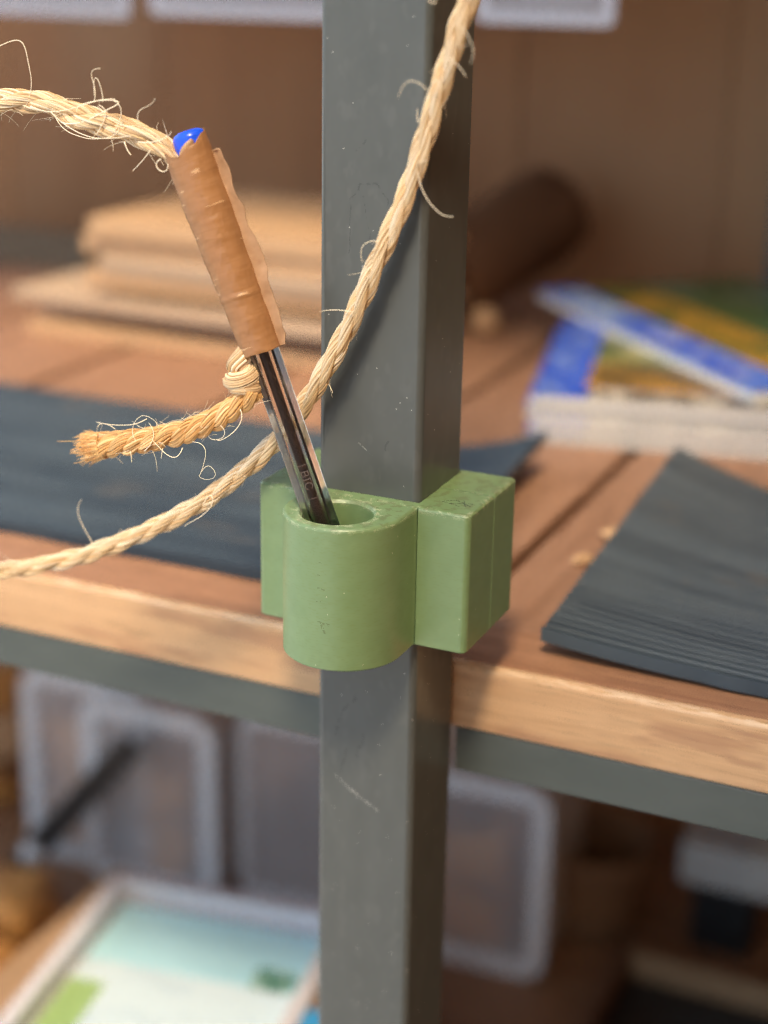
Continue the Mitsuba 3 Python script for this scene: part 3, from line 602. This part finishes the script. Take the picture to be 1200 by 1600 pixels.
def upright(m, o, deg):
    a = math.radians(deg); return rot(m, o, (math.cos(a), math.sin(a), 0), (0, 0, 1), (-math.sin(a), math.cos(a), 0))
def clear_box(label, o, w, h, depth, deg, rim='milky_rim', rt=9.0):
    t = thing('clear_box', label, 'plastic box', 'clear plastic boxes on the lower shelf')
    ringm, pane = loop(w, h, 14, rt, 7)
    put('front_rim', upright(ringm, o, deg), rim, t); put('front_pane', upright(shift(pane, (0, 0, 3)), o, deg), 'haze_film', t, False)
    a = math.radians(deg); o2 = np.array(o) + depth * np.array([-math.sin(a), math.cos(a), 0])
    put('rear_pane', upright(shift(pane, (0, 0, 3)), o2, deg), 'haze_film', t, False)
    sideo = sg.box(14, 14, w - 14, h - 14).buffer(13.5, 8); tubem = trimesh.creation.extrude_polygon(sideo.difference(sideo.buffer(-.6)), depth - 8, engine='earcut')
    put('wall', upright(shift(tubem, (0, 0, 7.5)), o, deg), 'milky_film', t, 30)
    return t
clear_box('clear plastic box with a white rim, far left under the rail', (-370, 338, -399.8), 86, 128, 90, 4)
clear_box('clear plastic box with a white rim behind the pale blue leaflet', (-322, 330, -399.8), 88, 122, 70, 3, rt=10)
clear_box('clear plastic box half hidden behind the lower post', (-128, 344, -399.8), 92, 118, 80, 3, rt=10)
clear_box('clear plastic box between the leaflet box and the post', (-228, 352, -399.8), 84, 122, 70, 5, rt=6)
for (x0, x1, lab) in ((-460, -283, 'leftmost clear sleeve hanging at the top of the picture'), (-271, -104, 'clear sleeve with a grey sheet hanging left of the post'), (-95, -29, 'narrow clear sleeve hanging right of the post')):
    t = thing('hanging_sleeve', lab, 'plastic sleeve', 'clear sleeves hanging from the roof')
    w = x1 - x0; zb = 104 + (x0 + 283) * .012
    rm, pane = loop(w, 480 - zb - .5, 4, 6.0, 2.4)
    put('rim', upright(rm, (x0, 350, zb), 0), 'lilac_rim', t); put('film', upright(shift(pane, (0, 0, .5)), (x0, 350, zb), 0), 'haze_film', t, False)
    put('sheet', rbox(x0 + 9, x1 - 9, 351.4, 352.0, zb + 9, 440, .2, 4), 'grey_print', t)

# the leaflet in its clear tray
ty = thing('clear_tray', 'flat clear tray holding a pale blue and white leaflet', 'tray')
def flat(m, o, deg=0):
    a = math.radians(deg); return rot(m, o, (math.cos(a), math.sin(a), 0), (-math.sin(a), math.cos(a), 0), (0, 0, 1))
PV = (-188.3, 178.6)
tag(put('cardboard_box', rbox(-214, -56, 36, 206, -399.8, -292.6, 1.5, 4), bsdf('cardboard', base_color=(.36, .22, .12), roughness=.7), None), 'brown cardboard box under the tray with the pale blue leaflet', 'box')
rm, pane = loop(119, 151, 8, 7, 11)
put('rim', turn(flat(rm, (-199.5, 37.8, -292.4)), 9, PV), 'lilac_rim', ty); put('base', turn(flat(pane, (-199.5, 37.8, -292.2)), 9, PV), 'haze_film', ty, False)
lf = thing('leaflet', 'pale blue and white leaflet with a dark green square, bottom left', 'leaflet')
def lower_part(p): return mm(p)[1] - .158 * (mm(p)[0] + 188.3) > 133
put('sheet', turn(rbox(-190.7, -89.6, 44.4, 178.6, -291.4, -290.9, .2, 4), 9, PV), bsdf('leaflet_print', base_color=proc(lambda p, n, uv: dr.select(lower_part(p), mix((.38, .68, .78), (.46, .74, .84), fbm(p.x * 20, p.y * 20)), mix((.62, .76, .83), (.56, .70, .78), smoothstep(.45, .6, fbm(p.x * 30, p.y * 60))))), roughness=.4), lf)
put('logo', turn(rbox(-112.7, -93.6, 133.2, 148, -290.85, -290.65, .05, 4), 9, PV), bsdf('leaflet_green', base_color=proc(lambda p, n, uv: mix((.05, .19, .13), (.25, .42, .36), smoothstep(.5, .65, noise(p.x * 260, p.y * 260)))), roughness=.4), lf)
put('corner_mark', turn(rbox(-190, -173, 45, 118, -290.85, -290.65, .05, 4), 9, PV), bsdf('leaflet_lime', base_color=(.33, .50, .20), roughness=.4), lf)
cp = thing('blue_cap', 'small bright blue screw cap at the bottom beside the post', 'cap')
put('shell', shift(revolve([(0, 0), (6.4, 0), (6.8, .8), (6.8, 6.4), (6, 7.5), (0, 7.6)], 32), (-68, 132, -292.5)), bsdf('cap_blue', base_color=(.05, .35, .72), roughness=.35), cp, 40)

# brown goods at the lower left
bsdf('amber_goods', base_color=proc(lambda p, n, uv: mix(mix((.52, .22, .055), (.66, .34, .095), fbm(p.x * 25, p.y * 25, p.z * 25)), (.16, .06, .02), smoothstep(.5, .7, fbm(p.x * 55, p.y * 55, p.z * 55)))), roughness=.5)
rg = random.Random(4)
for k in range(4):
    z0 = -399.8 + 33 * k
    m = revolve([(0, 0), (34, 0), (36, 3), (36.5, 15), (35.5, 27), (33, 30), (0, 30.2)], 28); v = m[0].copy(); v[:, :2] *= (1 + .10 * (meshkit.noise(v * .05 + k * 9, k)[:, None] - .5)); 
    tag(put('amber_jar' if False else 'wood_slice', shift((v, m[1]), (-447 + rg.uniform(-4, 4), 400 + rg.uniform(-4, 4), z0)), 'pale_board' if k % 2 else 'amber_goods', None, 40), ('lowest', 'second lowest', 'second highest', 'topmost')[k] + ' round wood slice of the stack at the far left edge', 'wood slice', 'wood slices stacked at the left edge')
for k, (x, y, s_) in enumerate(((-338, 262, .82), (-322, 196, .9), (-300, 300, .62))):
    if k == 2: continue
    m = rbox(-44 * s_, 44 * s_, -28 * s_, 28 * s_, 0, 36 * s_, 9 * s_, 6); m = mani(m).refine_to_length(5) if not hasattr(m, 'refine_to_length') else m.refine_to_length(5)
    v, f = raw(m); v = v + (meshkit.fbm(v * .06 + 7 * k, 3, k)[:, None] - .5) * 9 * np.sign(v + .01) * [1, 1, .6]; v[:, 2] -= v[:, 2].min()
    tag(put('brown_packet', shift((v, f), (x, y, -399.8)), 'amber_goods', None, True), ('crumpled amber brown packet under the black strut', 'crumpled amber brown packet at the bottom left corner')[k], 'packet', 'amber brown packets')
bs = thing('black_strut', 'slanting black metal strut with a bright round screw, lower left', 'strut')
p0, p1 = np.array([-362, 296, -399.5]), np.array([-278, 318, -293]); p0 = p0 - (p1 - p0) * .0
dz = (p1 - p0) / np.linalg.norm(p1 - p0); dx = np.cross(dz, [0, 0, 1]); dx /= np.linalg.norm(dx); dy = np.cross(dz, dx)
put('screw', rot(shift(revolve([(0, 0), (6.6, 0), (6.4, 1.6), (4.4, 3.2), (0, 3.6)], 28), (0, 0, 0)), p0 + (p1 - p0) * .27 + dx * 3.05, dy, dz, dx), bsdf('pale_cap', base_color=(.78, .80, .80), roughness=.35), bs, 40)
put('bar', rot(rbox(-3, 3, -8, 8, 0, np.linalg.norm(p1 - p0), 1), p0, dx, dy, dz), 'black_metal', bs)
# goods at the lower right
pot = thing('clay_pot', 'dull brown clay pot in the shade under the right rail', 'pot')
put('body', shift(revolve([(0, 0), (23, 0), (25, 2), (31, 40), (33, 44), (34, 46), (34, 56), (31, 57), (29, 50), (27, 10), (0, 6)], 44), (-30, 420, -399.8)), bsdf('clay', base_color=proc(lambda p, n, uv: mix((.20, .105, .045), (.13, .065, .03), fbm(p.x * 40, p.y * 40, p.z * 40))), roughness=.7), pot, 40)
put_box = put('black_box', rbox(27, 62, 420, 452, -399.8, -357, 3, 6), 'black_metal', None)
tag(put_box, 'small black box carrying a wider pale grey box, right edge under the rail', 'box')
tag(put('grey_box', rbox(19, 96, 414, 458, -356.8, -330, 4, 6), bsdf('lid_grey', base_color=(.40, .43, .42), roughness=.45), None), 'pale grey box standing on a small black box at the right edge', 'box')
dc = thing('dark_tray', 'dark tray with a tan front slat at the bottom right', 'tray')
put('front_slat', rbox(6, 130, 372, 378, -399.7, -381, 1, 4), bsdf('tan_wood', base_color=wood('x', (.36, .25, .14), (.25, .16, .08), cell=400), roughness=.6), dc)
put('side_slat', rbox(0, 5.8, 300, 378, -399.7, -381, 1, 4), 'dark_board', dc)
put('near_slat', rbox(6, 130, 300, 306, -399.7, -386, 1, 4), 'black_metal', dc)
put('base', rbox(6, 130, 306.2, 371.8, -399.7, -396, 1, 4), 'black_metal', dc)
"""end"""

# brown goods seen inside the clear boxes
for (x, y, w, d, h_, lab) in ((-350, 352, 42, 50, 84, 'tall brown paper packet inside the far left clear box'), (-278, 344, 40, 40, 70, 'brown paper packet inside the clear box behind the leaflet'), (-86, 358, 42, 50, 76, 'brown paper packet inside the clear box behind the lower post')):
    v, f = raw(rbox(-w / 2, w / 2, 0, d, 0, h_, 5, 6).refine_to_length(6)); v = v + (meshkit.fbm(v * .05 + x, 3, 3)[:, None] - .5) * 8 * np.sign(v + .01) * [1, 1, .4]; v[:, 2] -= v[:, 2].min()
    tag(put('paper_packet', shift((v, f), (x, y, -397.5)), 'amber_goods', None, True), lab, 'packet', 'packets in the clear boxes')

# splinters of pale wood by the curling mat
for i, (x, y, s_, lab) in enumerate(((41.5, 152, 4.2, 'pale wood chip by the left edge of the curling mat, the larger one'), (38.5, 124, 3.0, 'small pale wood chip nearest the green holder'))):
    v, f = raw(hullpts(ball(1, 5) * [s_ * 1.5, s_, s_ * .5] + .35 * s_ * (meshkit.noise(ball(1, 5) * 3 + i * 5, i)[:, None] - .5)))
    tag(put('wood_chip', turn(shift((v, f), (x, y, -58.8 + s_ * .45)), 55, (x, y)), 'pale_board', None, False), lab, 'wood chip', 'wood chips beside the mat')
